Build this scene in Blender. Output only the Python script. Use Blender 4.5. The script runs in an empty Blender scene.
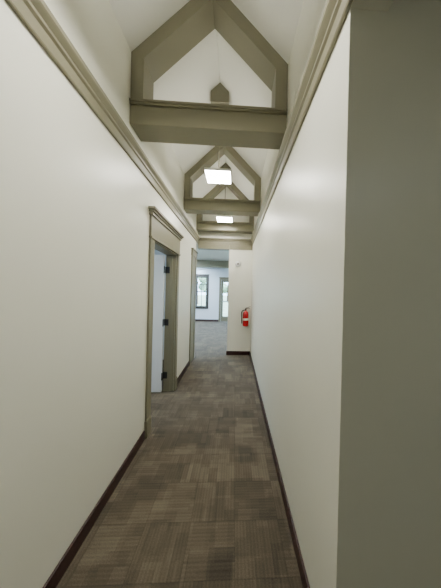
import bpy, bmesh, math, random
from mathutils import Matrix, Vector
random.seed(3)
XL, XR = -0.917, 0.421
XC = (XL+XR)/2
ZW = 3.58; ZR = ZW+(XR-XL)/2   # spring line of vault, ridge
YE = 5.2                  # end wall
YB = -2.6                 # wall behind camera
YF = 10.6                 # far room wall

# ------------------------------------------------------------ materials
def new_mat(name):
    m = bpy.data.materials.new(name); m.use_nodes = True
    nt = m.node_tree; b = nt.nodes['Principled BSDF']
    return m, nt, b
def paint(name, col, rough=0.5, nscale=60, nstr=0.02, var=0.03, metallic=0):
    m, nt, b = new_mat(name)
    N = nt.nodes.new; L = nt.links.new
    tc = N('ShaderNodeTexCoord'); no = N('ShaderNodeTexNoise')
    no.inputs['Scale'].default_value = nscale; no.inputs['Detail'].default_value = 4
    L(tc.outputs['Object'], no.inputs['Vector'])
    n2 = N('ShaderNodeTexNoise'); n2.inputs['Scale'].default_value = 1.7
    L(tc.outputs['Object'], n2.inputs['Vector'])
    cr = N('ShaderNodeValToRGB')
    cr.color_ramp.elements[0].position = .3; cr.color_ramp.elements[1].position = .7
    cr.color_ramp.elements[0].color = tuple(c*(1-var) for c in col)+(1,)
    cr.color_ramp.elements[1].color = tuple(min(1, c*(1+var)) for c in col)+(1,)
    L(n2.outputs['Fac'], cr.inputs['Fac']); L(cr.outputs['Color'], b.inputs['Base Color'])
    bp = N('ShaderNodeBump'); bp.inputs['Strength'].default_value = nstr*5; bp.inputs['Distance'].default_value = .002
    L(no.outputs['Fac'], bp.inputs['Height']); L(bp.outputs['Normal'], b.inputs['Normal'])
    b.inputs['Roughness'].default_value = rough; b.inputs['Metallic'].default_value = metallic
    return m
def emis(name, col, s):
    m, nt, b = new_mat(name)
    b.inputs['Base Color'].default_value = col+(1,)
    b.inputs['Emission Color'].default_value = col+(1,)
    b.inputs['Emission Strength'].default_value = s
    return m
M_wall = paint('wall_paint_cream', (.80, .792, .69), .38, var=.01)
M_ceil = paint('ceiling_paint', (.79, .785, .71), .6, var=.01)
M_cool = paint('wall_paint_cool', (.70, .77, .84), .5, var=.01)
M_olive = paint('trim_paint_olive', (.198, .184, .12), .42)
M_base = paint('baseboard_vinyl', (.035, .012, .011), .4)
M_door = paint('door_paint', (.70, .72, .72), .4)
M_black = paint('black_metal', (.012, .012, .012), .35)
M_steel = paint('steel', (.5, .5, .5), .3, metallic=1)
M_red = paint('red_enamel', (.45, .01, .015), .25)
M_white = paint('white_plastic', (.8, .8, .78), .4)
M_label = paint('label', (.75, .72, .6), .5)
M_lamp = emis('pendant_diffuser', (1, .972, .89), 76)
M_lampup = emis('pendant_uplight', (1, .972, .89), 26)
M_fillc = emis('cool_fill', (.70, .86, 1), 60)  # added glow that helps out the far room's daylight
M_fillo = emis('office_fill', (.78, .9, 1), 17)  # added glow for the office, in place of window light
M_fillw = emis('neutral_fill', (.93, 1, .96), 4.2)  # added glow for the side area behind the camera
M_grass = paint('grass', (.36, .43, .3), .9, var=.3)
M_leaf = paint('foliage', (.28, .38, .26), .8, var=.5)
M_bark = paint('bark', (.1, .06, .04), .9, var=.3)

def glass_mat():
    m, nt, b = new_mat('glass')
    b.inputs['Base Color'].default_value = (.9, .95, 1, 1)
    b.inputs['Roughness'].default_value = 0.02
    b.inputs['Transmission Weight'].default_value = 1
    b.inputs['IOR'].default_value = 1.02
    return m
M_glass = glass_mat()

def carpet_mat():
    m, nt, b = new_mat('carpet_tile')
    N = nt.nodes.new; L = nt.links.new
    def math_(op, a, c=None, v=None):
        n = N('ShaderNodeMath'); n.operation = op
        for i, x in enumerate((a, c)):
            if x is None: continue
            if isinstance(x, (int, float)): n.inputs[i].default_value = x
            else: L(x, n.inputs[i])
        return n.outputs[0]
    tc = N('ShaderNodeTexCoord'); sp = N('ShaderNodeSeparateXYZ'); L(tc.outputs['Object'], sp.inputs[0])
    X = math_('ADD', sp.outputs[0], 20.06); Y = math_('ADD', sp.outputs[1], 20.13)
    T = .3
    u = math_('DIVIDE', X, T); v = math_('DIVIDE', Y, T)
    iu = math_('FLOOR', u); iv = math_('FLOOR', v)
    fu = math_('FRACT', u); fv = math_('FRACT', v)
    # random quarter turn per tile
    wr = N('ShaderNodeTexWhiteNoise'); wr.noise_dimensions = '2D'
    cq = N('ShaderNodeCombineXYZ'); L(math_('ADD', iu, 31.0), cq.inputs[0]); L(iv, cq.inputs[1]); L(cq.outputs[0], wr.inputs['Vector'])
    chk = math_('MODULO', math_('ADD', iu, iv), 2.0)
    par = math_('GREATER_THAN', math_('ADD', math_('MULTIPLY', chk, .55), math_('MULTIPLY', wr.outputs['Value'], .9)), .72)
    def mix(f, a, c):
        return math_('ADD', math_('MULTIPLY', a, math_('SUBTRACT', 1.0, f)), math_('MULTIPLY', c, f))
    s = mix(par, fu, fv)
    t = mix(par, fv, fu)
    def cells(ns, ntt, seed):
        cs = math_('FLOOR', math_('MULTIPLY', s, ns))
        off = N('ShaderNodeTexWhiteNoise'); off.noise_dimensions = '3D'
        c0 = N('ShaderNodeCombineXYZ'); L(math_('ADD', cs, seed), c0.inputs[0]); L(iu, c0.inputs[1]); L(iv, c0.inputs[2])
        L(c0.outputs[0], off.inputs['Vector'])
        ct = math_('FLOOR', math_('ADD', math_('MULTIPLY', t, ntt), off.outputs['Value']))
        w = N('ShaderNodeTexWhiteNoise'); w.noise_dimensions = '4D'
        c1 = N('ShaderNodeCombineXYZ'); L(cs, c1.inputs[0]); L(ct, c1.inputs[1]); L(math_('ADD', math_('MULTIPLY', iu, 7.0), seed), c1.inputs[2])
        L(c1.outputs[0], w.inputs['Vector']); L(iv, w.inputs['W'])
        return w.outputs['Value']
    def world_cells(sx, sy, ox, seed):
        r = math_('FLOOR', math_('DIVIDE', Y, sy))
        o = N('ShaderNodeTexWhiteNoise'); o.noise_dimensions = '1D'; L(math_('ADD', r, seed), o.inputs['W'])
        q = math_('FLOOR', math_('ADD', math_('DIVIDE', math_('ADD', X, ox), sx), o.outputs['Value']))
        w = N('ShaderNodeTexWhiteNoise'); w.noise_dimensions = '2D'
        cc = N('ShaderNodeCombineXYZ'); L(q, cc.inputs[0]); L(math_('ADD', r, seed), cc.inputs[1]); L(cc.outputs[0], w.inputs['Vector'])
        return w.outputs['Value']
    a = cells(2.0, 1.3, 1.0); c = cells(4.0, 2.0, 5.0); d = cells(12.0, 2.0, 9.0)
    g1 = world_cells(.27, .17, .0, 3.0); g2 = world_cells(.13, .23, .05, 11.0)
    lines = math_('SINE', math_('MULTIPLY', s, 2*math.pi*14))
    no = N('ShaderNodeTexNoise'); no.inputs['Scale'].default_value = 150; no.inputs['Detail'].default_value = 4
    L(tc.outputs['Object'], no.inputs['Vector'])
    val = math_('ADD', math_('MULTIPLY', a, .13), math_('MULTIPLY', c, .12))
    val = math_('ADD', val, math_('MULTIPLY', d, .09))
    val = math_('ADD', val, math_('MULTIPLY', g1, .16))
    val = math_('ADD', val, math_('MULTIPLY', g2, .11))
    val = math_('ADD', val, math_('MULTIPLY', lines, .035))
    val = math_('ADD', val, math_('MULTIPLY', no.outputs['Fac'], .42))
    eu = math_('MINIMUM', fu, math_('SUBTRACT', 1.0, fu)); ev = math_('MINIMUM', fv, math_('SUBTRACT', 1.0, fv))
    seam = math_('LESS_THAN', math_('MINIMUM', eu, ev), .012)
    val = math_('SUBTRACT', val, math_('MULTIPLY', seam, .08))
    cr = N('ShaderNodeValToRGB'); e = cr.color_ramp.elements
    e[0].position = .15; e[0].color = (.022, .016, .010, 1)
    e[1].position = .88; e[1].color = (.185, .15, .10, 1)
    k = e.new(.5); k.color = (.076, .060, .039, 1)
    L(val, cr.inputs['Fac']); L(cr.outputs['Color'], b.inputs['Base Color'])
    b.inputs['Roughness'].default_value = .95
    b.inputs['Sheen Weight'].default_value = .1
    bp = N('ShaderNodeBump'); bp.inputs['Strength'].default_value = .4; bp.inputs['Distance'].default_value = .004
    L(val, bp.inputs['Height']); L(bp.outputs['Normal'], b.inputs['Normal'])
    return m
M_carpet = carpet_mat()

# ------------------------------------------------------------ mesh helpers
def finish(bm, name, mat, parent=None, bevel=0, smooth=False):
    bmesh.ops.recalc_face_normals(bm, faces=bm.faces)
    me = bpy.data.meshes.new(name); bm.to_mesh(me); bm.free()
    if smooth:
        for p in me.polygons: p.use_smooth = True
    o = bpy.data.objects.new(name, me); bpy.context.collection.objects.link(o)
    for mm in (mat if isinstance(mat, list) else [mat]): me.materials.append(mm)
    if parent: o.parent = parent
    if bevel:
        md = o.modifiers.new('bevel', 'BEVEL'); md.width = bevel; md.segments = 2; md.limit_method = 'ANGLE'
    return o
def add_box(bm, x0, x1, y0, y1, z0, z1, mi=0):
    vs = [bm.verts.new((x, y, z)) for x in (x0, x1) for y in (y0, y1) for z in (z0, z1)]
    for f in ((0,1,3,2),(4,6,7,5),(0,4,5,1),(2,3,7,6),(0,2,6,4),(1,5,7,3)):
        bm.faces.new([vs[i] for i in f]).material_index = mi
def boxes(name, lst, mat, parent=None, bevel=0):
    bm = bmesh.new()
    for b in lst: add_box(bm, *b[:6], mi=(b[6] if len(b) > 6 else 0))
    return finish(bm, name, mat, parent, bevel)
def prism(bm, pts, a0, a1, axis):
    """pts 2D. axis 'y': pts=(x,z); axis 'x': pts=(y,z)"""
    def P(p, a): return (p[0], a, p[1]) if axis == 'y' else (a, p[0], p[1])
    A = [bm.verts.new(P(p, a0)) for p in pts]; B = [bm.verts.new(P(p, a1)) for p in pts]
    bm.faces.new(A); bm.faces.new(B[::-1])
    n = len(pts)
    for i in range(n): bm.faces.new((A[i], A[(i+1) % n], B[(i+1) % n], B[i]))
def lathe(bm, prof, center, seg=24, axis='z', mi=0):
    rings = []
    for r, h in prof:
        ring = []
        for i in range(seg):
            a = 2*math.pi*i/seg
            c, s = r*math.cos(a), r*math.sin(a)
            p = (c, s, h) if axis == 'z' else (c, -h, s)
            ring.append(bm.verts.new(Vector(p)+Vector(center)))
        rings.append(ring)
    for k in range(len(rings)-1):
        for i in range(seg):
            bm.faces.new((rings[k][i], rings[k][(i+1) % seg], rings[k+1][(i+1) % seg], rings[k+1][i])).material_index = mi
    for ring in (rings[0], rings[-1]):
        bm.faces.new(ring).material_index = mi
def empty(name, loc=(0,0,0)):
    e = bpy.data.objects.new(name, None); e.location = loc; e.empty_display_size = .1
    bpy.context.collection.objects.link(e); return e

# ------------------------------------------------------------ room shell
TW = .15
boxes('floor', [(-4.2, 3.4, YB-.15, YF+.15, -.12, 0)], M_carpet)
D0, D1, DZ = 2.40, 3.36, 2.13
YL = 4.98  # end of left wall
boxes('wall_left', [(XL-TW, XL, YB, D0, 0, ZW), (XL-TW, XL, D0, D1, DZ, ZW), (XL-TW, XL, D1, YL, 0, ZW),
                    (XL-TW, XL, YL, YE+TW, 2.70, ZW)], M_wall)
boxes('wall_right', [(XR, XR+TW, .8, YE, 0, ZW), (XR, XR+TW, YB, .8, 2.95, ZW), (XR+TW, 3.25, .8, .95, 0, 2.95)], M_wall)
# end wall : solid right part with opening on the left, gable above
bm = bmesh.new()
add_box(bm, -.15, XR+TW, YE, YE+TW, 0, 2.70)
prism(bm, [(XL-TW, 2.70), (XR+TW, 2.70), (XR+TW, ZW-.0), (XC, ZR+.15), (XL-TW, ZW)], YE, YE+TW, 'y')
finish(bm, 'wall_end', M_wall)
boxes('wall_back', [(XL-TW, 3.25, YB-TW, YB, 0, 4.4)], M_wall)
boxes('wall_side', [(3.25, 3.4, YB, .95, 0, 2.95)], M_wall)
boxes('ceiling_flat', [(XR+TW, 3.4, YB, .95, 2.95, 3.05)], M_ceil)
# vaulted ceiling
bm = bmesh.new()
prism(bm, [(XL-.0, ZW), (XC, ZR), (XC, ZR+.17), (XL-TW, ZW+.02), (XL-TW, ZW)], YB, YE, 'y')
prism(bm, [(XR, ZW), (XR+TW, ZW), (XR+TW, ZW+.02), (XC, ZR+.17), (XC, ZR)], YB, YE, 'y')
finish(bm, 'ceiling', M_ceil)

# far room
boxes('wall_far_room_left', [(-4.2, -4.05, 4.98, YF, 0, 2.7)], M_cool)
boxes('wall_far_room_right', [(3.25, 3.4, 5.35, YF, 0, 2.7)], M_cool)
boxes('wall_far_room_front', [(-4.05, XL-TW, 4.98, 5.13, 0, 2.7), (XR+TW, 3.25, 5.2, 5.35, 0, 2.7)], M_cool)
boxes('ceiling_far_room', [(-4.2, XL-TW, 4.98, YE+TW, 2.7, 2.8), (-4.2, 3.4, YE+TW, YF+.15, 2.7, 2.8)], M_ceil)
WX0, WX1, WZ0, WZ1 = -1.88, -1.38, .72, 2.2
W2 = (-3.4, -2.4)  # unseen window, added for more daylight
DX0, DX1, DTZ = -.66, .25, 2.08
boxes('wall_far', [(-4.2, W2[0], YF, YF+.15, 0, 2.7), (W2[1], WX0, YF, YF+.15, 0, 2.7), (WX1, DX0, YF, YF+.15, 0, 2.7),
                   (DX1, 3.4, YF, YF+.15, 0, 2.7),
                   (WX0, WX1, YF, YF+.15, 0, WZ0), (WX0, WX1, YF, YF+.15, WZ1, 2.7),
                   (W2[0], W2[1], YF, YF+.15, 0, WZ0), (W2[0], W2[1], YF, YF+.15, WZ1, 2.7),
                   (DX0, DX1, YF, YF+.15, DTZ, 2.7)], M_cool)
boxes('ceiling_beam', [(-4.04, 3.24, 8.2, 8.4, 2.44, 2.699)], M_olive, bevel=.005)

M_frame = paint('window_frame_backlit', (.045, .04, .035), .4)  # olive trim with its backlit shade put into the colour
def window(name, x0, x1, z0, z1):
    e = empty(name)
    c = .1; y0 = YF-.025
    boxes('casing', [(x0-c, x0, y0, YF-.001, z0-c, z1+c), (x1, x1+c, y0, YF-.001, z0-c, z1+c),
                     (x0, x1, y0, YF-.001, z1, z1+c), (x0, x1, y0, YF-.001, z0-c, z0),
                     (x0-c-.02, x1+c+.02, YF-.05, YF-.001, z1+c, z1+c+.03), (x0-c-.02, x1+c+.02, YF-.06, YF-.001, z0-.02, z0)], M_frame, e, .003)
    f = .04; zm = (z0+z1)/2; g = .012; xm = (x0+x1)/2
    boxes('sash', [(x0+.001, x0+f, YF+.03, YF+.08, z0+.001, z1-.001), (x1-f, x1-.001, YF+.03, YF+.08, z0+.001, z1-.001),
                   (x0+f, x1-f, YF+.03, YF+.08, z0+.001, z0+f), (x0+f, x1-f, YF+.03, YF+.08, z1-f, z1-.001),
                   (x0+f, x1-f, YF+.03, YF+.08, zm-.025, zm+.025),
                   (xm-g, xm+g, YF+.04, YF+.07, z0+f, z1-f),
                   (x0+f, xm-g, YF+.04, YF+.07, (zm+z1)/2-g, (zm+z1)/2+g), (xm+g, x1-f, YF+.04, YF+.07, (zm+z1)/2-g, (zm+z1)/2+g)], M_frame, e)
    boxes('glass', [(x0+f, x1-f, YF+.05, YF+.056, z0+f, z1-f)], M_glass, e)
window('window_1', WX0, WX1, WZ0, WZ1)
window('window_added', W2[0], W2[1], WZ0, WZ1)  # out of view, added to let more sky light in
# glazed exterior door
e = empty('door_exterior')
c = .1
boxes('casing', [(DX0-c, DX0, YF-.025, YF-.001, 0.001, DTZ+c), (DX1, DX1+c, YF-.025, YF-.001, 0.001, DTZ+c),
                 (DX0, DX1, YF-.025, YF-.001, DTZ, DTZ+c), (DX0-c-.02, DX1+c+.02, YF-.05, YF-.001, DTZ+c, DTZ+c+.03)], M_olive, e, .003)
s = .1
boxes('leaf_frame', [(DX0+.004, DX0+s, YF+.04, YF+.085, .01, DTZ-.004), (DX1-s, DX1-.004, YF+.04, YF+.085, .01, DTZ-.004),
                     (DX0+s, DX1-s, YF+.04, YF+.085, .01, .25), (DX0+s, DX1-s, YF+.04, YF+.085, DTZ-.12, DTZ-.004)], M_olive, e, .003)
boxes('glass', [(DX0+s, DX1-s, YF+.06, YF+.066, .25, DTZ-.12)], M_glass, e)
boxes('push_bar', [(DX0+.06, DX1-.06, YF+.0, YF+.02, .98, 1.02), (DX0+.07, DX0+.09, YF+.02, YF+.04, .98, 1.02), (DX1-.09, DX1-.07, YF+.02, YF+.04, .98, 1.02)], M_steel, e, .003)

# office behind the left door
boxes('wall_office', [(-3.6, -3.45, 1.0, 4.83, 0, 2.7), (-3.45, XL-TW, 1.0, 1.15, 0, 2.7), (-3.45, XL-TW, 4.83, 4.98, 0, 2.7)], M_cool)
boxes('ceiling_office', [(-3.6, XL-TW, 1.0, 4.98, 2.7, 2.8)], M_ceil)

# ------------------------------------------------------------ crown trim / baseboards
CP = [(0.001, 2.70), (.016, 2.70), (.020, 2.706), (.020, 2.765), (.032, 2.775), (.032, 2.79), (.052, 2.808), (.058, 2.815), (.058, 2.838), (.001, 2.838)]
def crown(name, kind, a0, a1):
    bm = bmesh.new()
    if kind == 'L': prism(bm, [(XL+d, z) for d, z in CP], a0, a1, 'y')
    if kind == 'R': prism(bm, [(XR-d, z) for d, z in CP], a0, a1, 'y')
    if kind == 'E': prism(bm, [(YE-d, z) for d, z in CP], a0, a1, 'x')
    return finish(bm, name, M_olive)
crown('trim_1', 'L', YB+.01, YE-.06)
crown('trim_2', 'R', YB+.01, YE-.06)
crown('trim_3', 'E', XL+.002, XR-.002)
boxes('wall_bulkhead', [(XR, XR+TW, YB, .8, 2.70, 2.95)], M_wall)
boxes('trim_5', [(-.15, XR-.002, YE-.016, YE-.001, 2.58, 2.699), (XL+.002, -.151, YE-.016, YE+TW-.001, 2.58, 2.699)], M_olive, bevel=.003)
def baseboard(name, lst):
    return boxes(name, lst, M_base, bevel=.003)
baseboard('baseboard_left', [(XL+.001, XL+.014, YB+.01, 2.275, .001, .10), (XL+.001, XL+.014, 3.485, 4.47, .001, .10)])
baseboard('baseboard_right', [(XR-.014, XR-.001, .79, YE-.014, .001, .10), (XR-.014, 3.2, .786, .799, .001, .10)])
baseboard('baseboard_end', [(-.165, XR-.015, YE-.014, YE-.001, .001, .10), (-.165, -.151, YE-.001, YE+TW+.014, .001, .1)])
baseboard('baseboard_far', [(WX1-2.6, DX0-.101, YF-.014, YF-.001, .001, .10), (DX1+.101, 3.2, YF-.014, YF-.001, .001, .10)])

# cased opening post at end of the left wall
e = empty('trim_4')
boxes('casing', [(XL+.001, XL+.022, 4.48, 4.60, .001, 2.30), (XL+.001, XL+.012, 4.60, 4.88, .001, 2.30), (XL+.001, XL+.022, 4.88, YL+.02, .001, 2.30),
                 (XL-TW-.02, XL+.001, YL+.001, YL+.02, .001, 2.69),
                 (XL+.001, XL+.03, 4.46, YL+.03, 2.30, 2.42), (XL+.001, XL+.05, 4.44, YL+.05, 2.42, 2.45)], M_olive, e, .003)

# ------------------------------------------------------------ left office door (frame + leaf)
e = empty('door_1')
cw = .105; ct = .02; xw = XL+.001; HH = .27
cas = [(xw, xw+ct, D0-cw, D0+.005, .18, DZ), (xw, xw+ct, D1-.005, D1+cw, .18, DZ),
       (xw, xw+ct+.01, D0-cw-.008, D0+.005, .001, .18), (xw, xw+ct+.01, D1-.005, D1+cw+.008, .001, .18),
       (xw, xw+.024, D0-cw-.004, D1+cw+.004, DZ, DZ+HH),
       (xw, xw+.034, D0-cw-.012, D1+cw+.012, DZ-.002, DZ+.02),
       (xw, xw+.04, D0-cw-.016, D1+cw+.016, DZ+HH-.03, DZ+HH),
       (xw, xw+.055, D0-cw-.03, D1+cw+.03, DZ+HH, DZ+HH+.022),
       (xw, xw+.072, D0-cw-.047, D1+cw+.047, DZ+HH+.022, DZ+HH+.05)]
boxes('casing', cas, M_olive, e, .004)
jt = .019
boxes('jamb', [(XL-TW-.001, XL, D0+.0005, D0+jt, .001, DZ-.001), (XL-TW-.001, XL, D1-jt, D1-.0005, .001, DZ-.001), (XL-TW-.001, XL, D0+jt, D1-jt, DZ-jt, DZ-.001),
               (XL-.09, XL-.05, D0+jt, D0+jt+.012, .001, DZ-jt), (XL-.09, XL-.05, D1-jt-.012, D1-jt, .001, DZ-jt)], M_olive, e, .002)
lx = XL-TW-.012
leaf = boxes('leaf', [(lx-.91, lx, D1-.075, D1-.03, .012, DZ-.03)], M_door, e, .002)
for z in (.25, 1.07, 1.88):
    bm = bmesh.new()
    lathe(bm, [(.008, z-.055), (.008, z+.055)], (lx+.006, D1-.08, 0), 12)
    add_box(bm, lx+.002, XL-.09, D1-jt-.003, D1-jt, z-.05, z+.05)
    add_box(bm, lx+.0, lx+.003, D1-.07, D1-.035, z-.05, z+.05)
    finish(bm, 'hinge', M_black, e)
bm = bmesh.new()
for sy, yb in ((-1, D1-.075), (1, D1-.03)):
    pr = [(.026, 0), (.026, .012), (.01, .016), (.01, .05)]
    lathe(bm, [(r, (h if sy < 0 else -h)) for r, h in pr], (lx-.85, yb, .95), 16, 'y')
    add_box(bm, lx-.86, lx-.74, min(yb+sy*.045, yb+sy*.06), max(yb+sy*.045, yb+sy*.06), .942, .958)
finish(bm, 'lever', M_steel, e)

# ------------------------------------------------------------ trusses
def truss(y0):
    e = empty('roof_truss', (0, 0, 0))
    a, b = XL+.002, XR-.002; g = .003
    z0 = 2.975
    boxes('tie_beam', [(a, b, y0, y0+.22, z0, z0+.16), (a, b, y0-.012, y0+.232, z0+.16, z0+.18), (a, b, y0-.02, y0+.24, z0+.18, z0+.20)], M_olive, e, .004)
    def ring(t0, t1, ya, yb, nm):
        def loop(t, base):
            dz = t*math.sqrt(2); zz = ZR-g-dz
            s = zz-(XC-(a+t))   # height at post x
            return [(a+t, base), (a+t, s), (XC, zz), (b-t, s), (b-t, base)]
        O = loop(t0, z0+.2); I = loop(t1, z0+.2)
        bm = bmesh.new()
        V = [[bm.verts.new((p[0], y, p[1])) for p in LL] for LL in (O, I) for y in (ya, yb)]
        Of, Ob, If, Ib = V
        for i in range(4):
            bm.faces.new((Of[i], Of[i+1], If[i+1], If[i])); bm.faces.new((Ob[i], Ob[i+1], Ib[i+1], Ib[i]))
            bm.faces.new((Of[i], Of[i+1], Ob[i+1], Ob[i])); bm.faces.new((If[i], If[i+1], Ib[i+1], Ib[i]))
        for i in (0, 4): bm.faces.new((Of[i], If[i], Ib[i], Ob[i]))
        return finish(bm, nm, M_olive, e, .003)
    ring(0, .105, y0+.0, y0+.22, 'rafters')
for y in (1.83, 3.72, 4.95): truss(y)

# ------------------------------------------------------------ pendants
def pendant(y, zb=3.09):
    e = empty('pendant_light')
    w = .165
    boxes('housing', [(XC-w, XC+w, y-w, y+w, zb+.006, zb+.03), (XC-w, XC-w+.006, y-w, y+w, zb, zb+.006), (XC+w-.006, XC+w, y-w, y+w, zb, zb+.006),
                      (XC-w+.006, XC+w-.006, y-w, y-w+.006, zb, zb+.006), (XC-w+.006, XC+w-.006, y+w-.006, y+w, zb, zb+.006)], M_white, e)
    boxes('diffuser', [(XC-w+.007, XC+w-.007, y-w+.007, y+w-.007, zb+.001, zb+.0055)], M_lamp, e)
    boxes('uplight_lens', [(XC-w+.015, XC-.035, y-w+.015, y+w-.015, zb+.0302, zb+.033), (XC+.035, XC+w-.015, y-w+.015, y+w-.015, zb+.0302, zb+.033)], M_lampup, e)
    bm = bmesh.new(); lathe(bm, [(.008, zb+.03), (.008, 3.98)], (XC, y, 0), 12)
    lathe(bm, [(.025, zb+.03), (.025, zb+.055), (.012, zb+.065)], (XC, y, 0), 16)
    finish(bm, 'stem', M_olive, e)
    bm = bmesh.new(); h = .115
    prism(bm, [(XC-h, 3.995), (XC+h, 3.995), (XC+h, ZR-h-.003), (XC, ZR-.003), (XC-h, ZR-h-.003)], y-h, y+h, 'y')
    finish(bm, 'ridge_block', M_olive, e)
    boxes('canopy', [(XC-.065, XC+.065, y-.065, y+.065, 3.955, 3.995)], M_white, e, .003)
for y in (.92, 2.84, 4.55): pendant(y)

# ------------------------------------------------------------ added fill lights on the ceilings of other rooms
def fill_panel(name, x, y, z, m, wx=.3, wy=.6):
    e = empty(name)
    boxes('frame', [(x-wx-.02, x+wx+.02, y-wy-.02, y+wy+.02, z-.04, z-.001)], M_white, e)
    boxes('diffuser', [(x-wx, x+wx, y-wy, y+wy, z-.046, z-.0405)], m, e)
fill_panel('fill_light', -2.2, 2.6, 2.7, M_fillo)  # added to light the open door leaf
fill_panel('fill_light', -2.0, 7.0, 2.7, M_fillc)  # this and the next two are added for cool daylight
fill_panel('fill_light', 1.2, 7.0, 2.7, M_fillc)
fill_panel('fill_light', -2.0, 9.6, 2.7, M_fillc)
fill_panel('fill_light', 1.7, -1.4, 2.95, M_fillw)  # added to brighten the near right wall face

# ------------------------------------------------------------ fire extinguisher on end wall
e = empty('fire_extinguisher')
fx, fy, fz = .285, YE-.085, .73
bm = bmesh.new()
lathe(bm, [(.055, 0), (.066, .012), (.068, .03), (.068, .29), (.062, .325), (.045, .35), (.024, .362), (.02, .375)], (fx, fy, fz), 28)
finish(bm, 'cylinder', M_red, e, smooth=True)
bm = bmesh.new()
lathe(bm, [(.0695, .14), (.0695, .19)], (fx, fy, fz), 28); finish(bm, 'label', M_label, e, smooth=True)
bm = bmesh.new()
lathe(bm, [(.02, .372), (.02, .40), (.014, .405), (.014, .42)], (fx, fy, fz), 16)
add_box(bm, fx-.012, fx+.1, fy-.01, fy+.01, fz+.418, fz+.428)
prism(bm, [(fx-.01, fz+.43), (fx+.0, fz+.44), (fx+.11, fz+.475), (fx+.11, fz+.465), (fx+.01, fz+.43)], fy-.01, fy+.01, 'y')
finish(bm, 'valve_handle', M_black, e)
cu = bpy.data.curves.new('hose', 'CURVE'); cu.dimensions = '3D'; cu.bevel_depth = .011
sp = cu.splines.new('BEZIER'); pts = [(fx-.015, fy, fz+.39), (fx-.085, fy-.01, fz+.36), (fx-.095, fy-.01, fz+.2), (fx-.09, fy-.01, fz+.06)]
sp.bezier_points.add(3)
for p, q in zip(sp.bezier_points, pts): p.co = q; p.handle_left_type = p.handle_right_type = 'AUTO'
ho = bpy.data.objects.new('hose', cu); bpy.context.collection.objects.link(ho); cu.materials.append(M_black); ho.parent = e
boxes('wall_bracket', [(fx-.02, fx+.02, YE-.012, YE-.001, fz+.02, fz+.42), (fx-.02, fx+.02, YE-.03, YE-.012, fz+.36, fz+.375)], M_steel, e)
# smoke detector disc with dark sensor
e = empty('smoke_detector')
bm = bmesh.new()
lathe(bm, [(.07, .001), (.07, .02), (.055, .04), (.02, .048)], (.07, YE, 2.23), 24, 'y'); finish(bm, 'body', M_white, e)
bm = bmesh.new()
lathe(bm, [(.022, .045), (.022, .052)], (.07, YE, 2.23), 16, 'y'); finish(bm, 'sensor', M_black, e)
# ------------------------------------------------------------ outdoors
boxes('ground_outside', [(-30, 30, YF+.16, 60, -.3, -.1)], M_grass)
def tree(x, y, h):
    e = empty('tree')
    bm = bmesh.new(); lathe(bm, [(.16, -.1), (.11, h*.5), (.05, h*.8)], (x, y, 0), 10); finish(bm, 'trunk', M_bark, e)
    bm = bmesh.new()
    for i in range(9):
        c = Vector((x+random.uniform(-1, 1), y+random.uniform(-1, 1), h*random.uniform(.45, 1)))
        r = random.uniform(.4, .75)
        res = bmesh.ops.create_icosphere(bm, subdivisions=3, radius=r, matrix=Matrix.Translation(c))
        for v in res['verts']:
            v.co = c+(v.co-c)*random.uniform(.75, 1.15)
    finish(bm, 'crown', M_leaf, e)
for p in ((-4.2, 24, 3.4), (-6.6, 28, 4), (-.9, 30, 3.2), (1.5, 32, 4), (-8, 24, 5)): tree(*p)

# ------------------------------------------------------------ world + sun
w = bpy.data.worlds.new('World'); bpy.context.scene.world = w; w.use_nodes = True
nt = w.node_tree; bg = nt.nodes['Background']
bg.inputs['Color'].default_value = (.55, .77, 1, 1); bg.inputs['Strength'].default_value = 12
sd = bpy.data.lights.new('sun', 'SUN'); sd.energy = 8; sd.angle = .02
so = bpy.data.objects.new('sun', sd); so.rotation_euler = (math.radians(50), 0, math.radians(30)); bpy.context.collection.objects.link(so)

# ------------------------------------------------------------ camera
F = 212.0
yaw = math.radians(2.9); roll = math.radians(1.4)
cam = bpy.data.cameras.new('camera'); co = bpy.data.objects.new('camera', cam); bpy.context.collection.objects.link(co)
cam.sensor_width = 36; cam.sensor_fit = 'AUTO'; cam.lens = F/588*36
ppx = 234.5+F*math.tan(yaw)
cam.shift_x = -(ppx-220.5)/588; cam.shift_y = -4/588
cam.clip_start = .01
R = Matrix.Rotation(-yaw, 4, 'Z') @ Matrix.Rotation(math.pi/2, 4, 'X') @ Matrix.Rotation(roll, 4, 'Z')
co.matrix_world = Matrix.Translation((0, 0, 1.6)) @ R
bpy.context.scene.camera = co
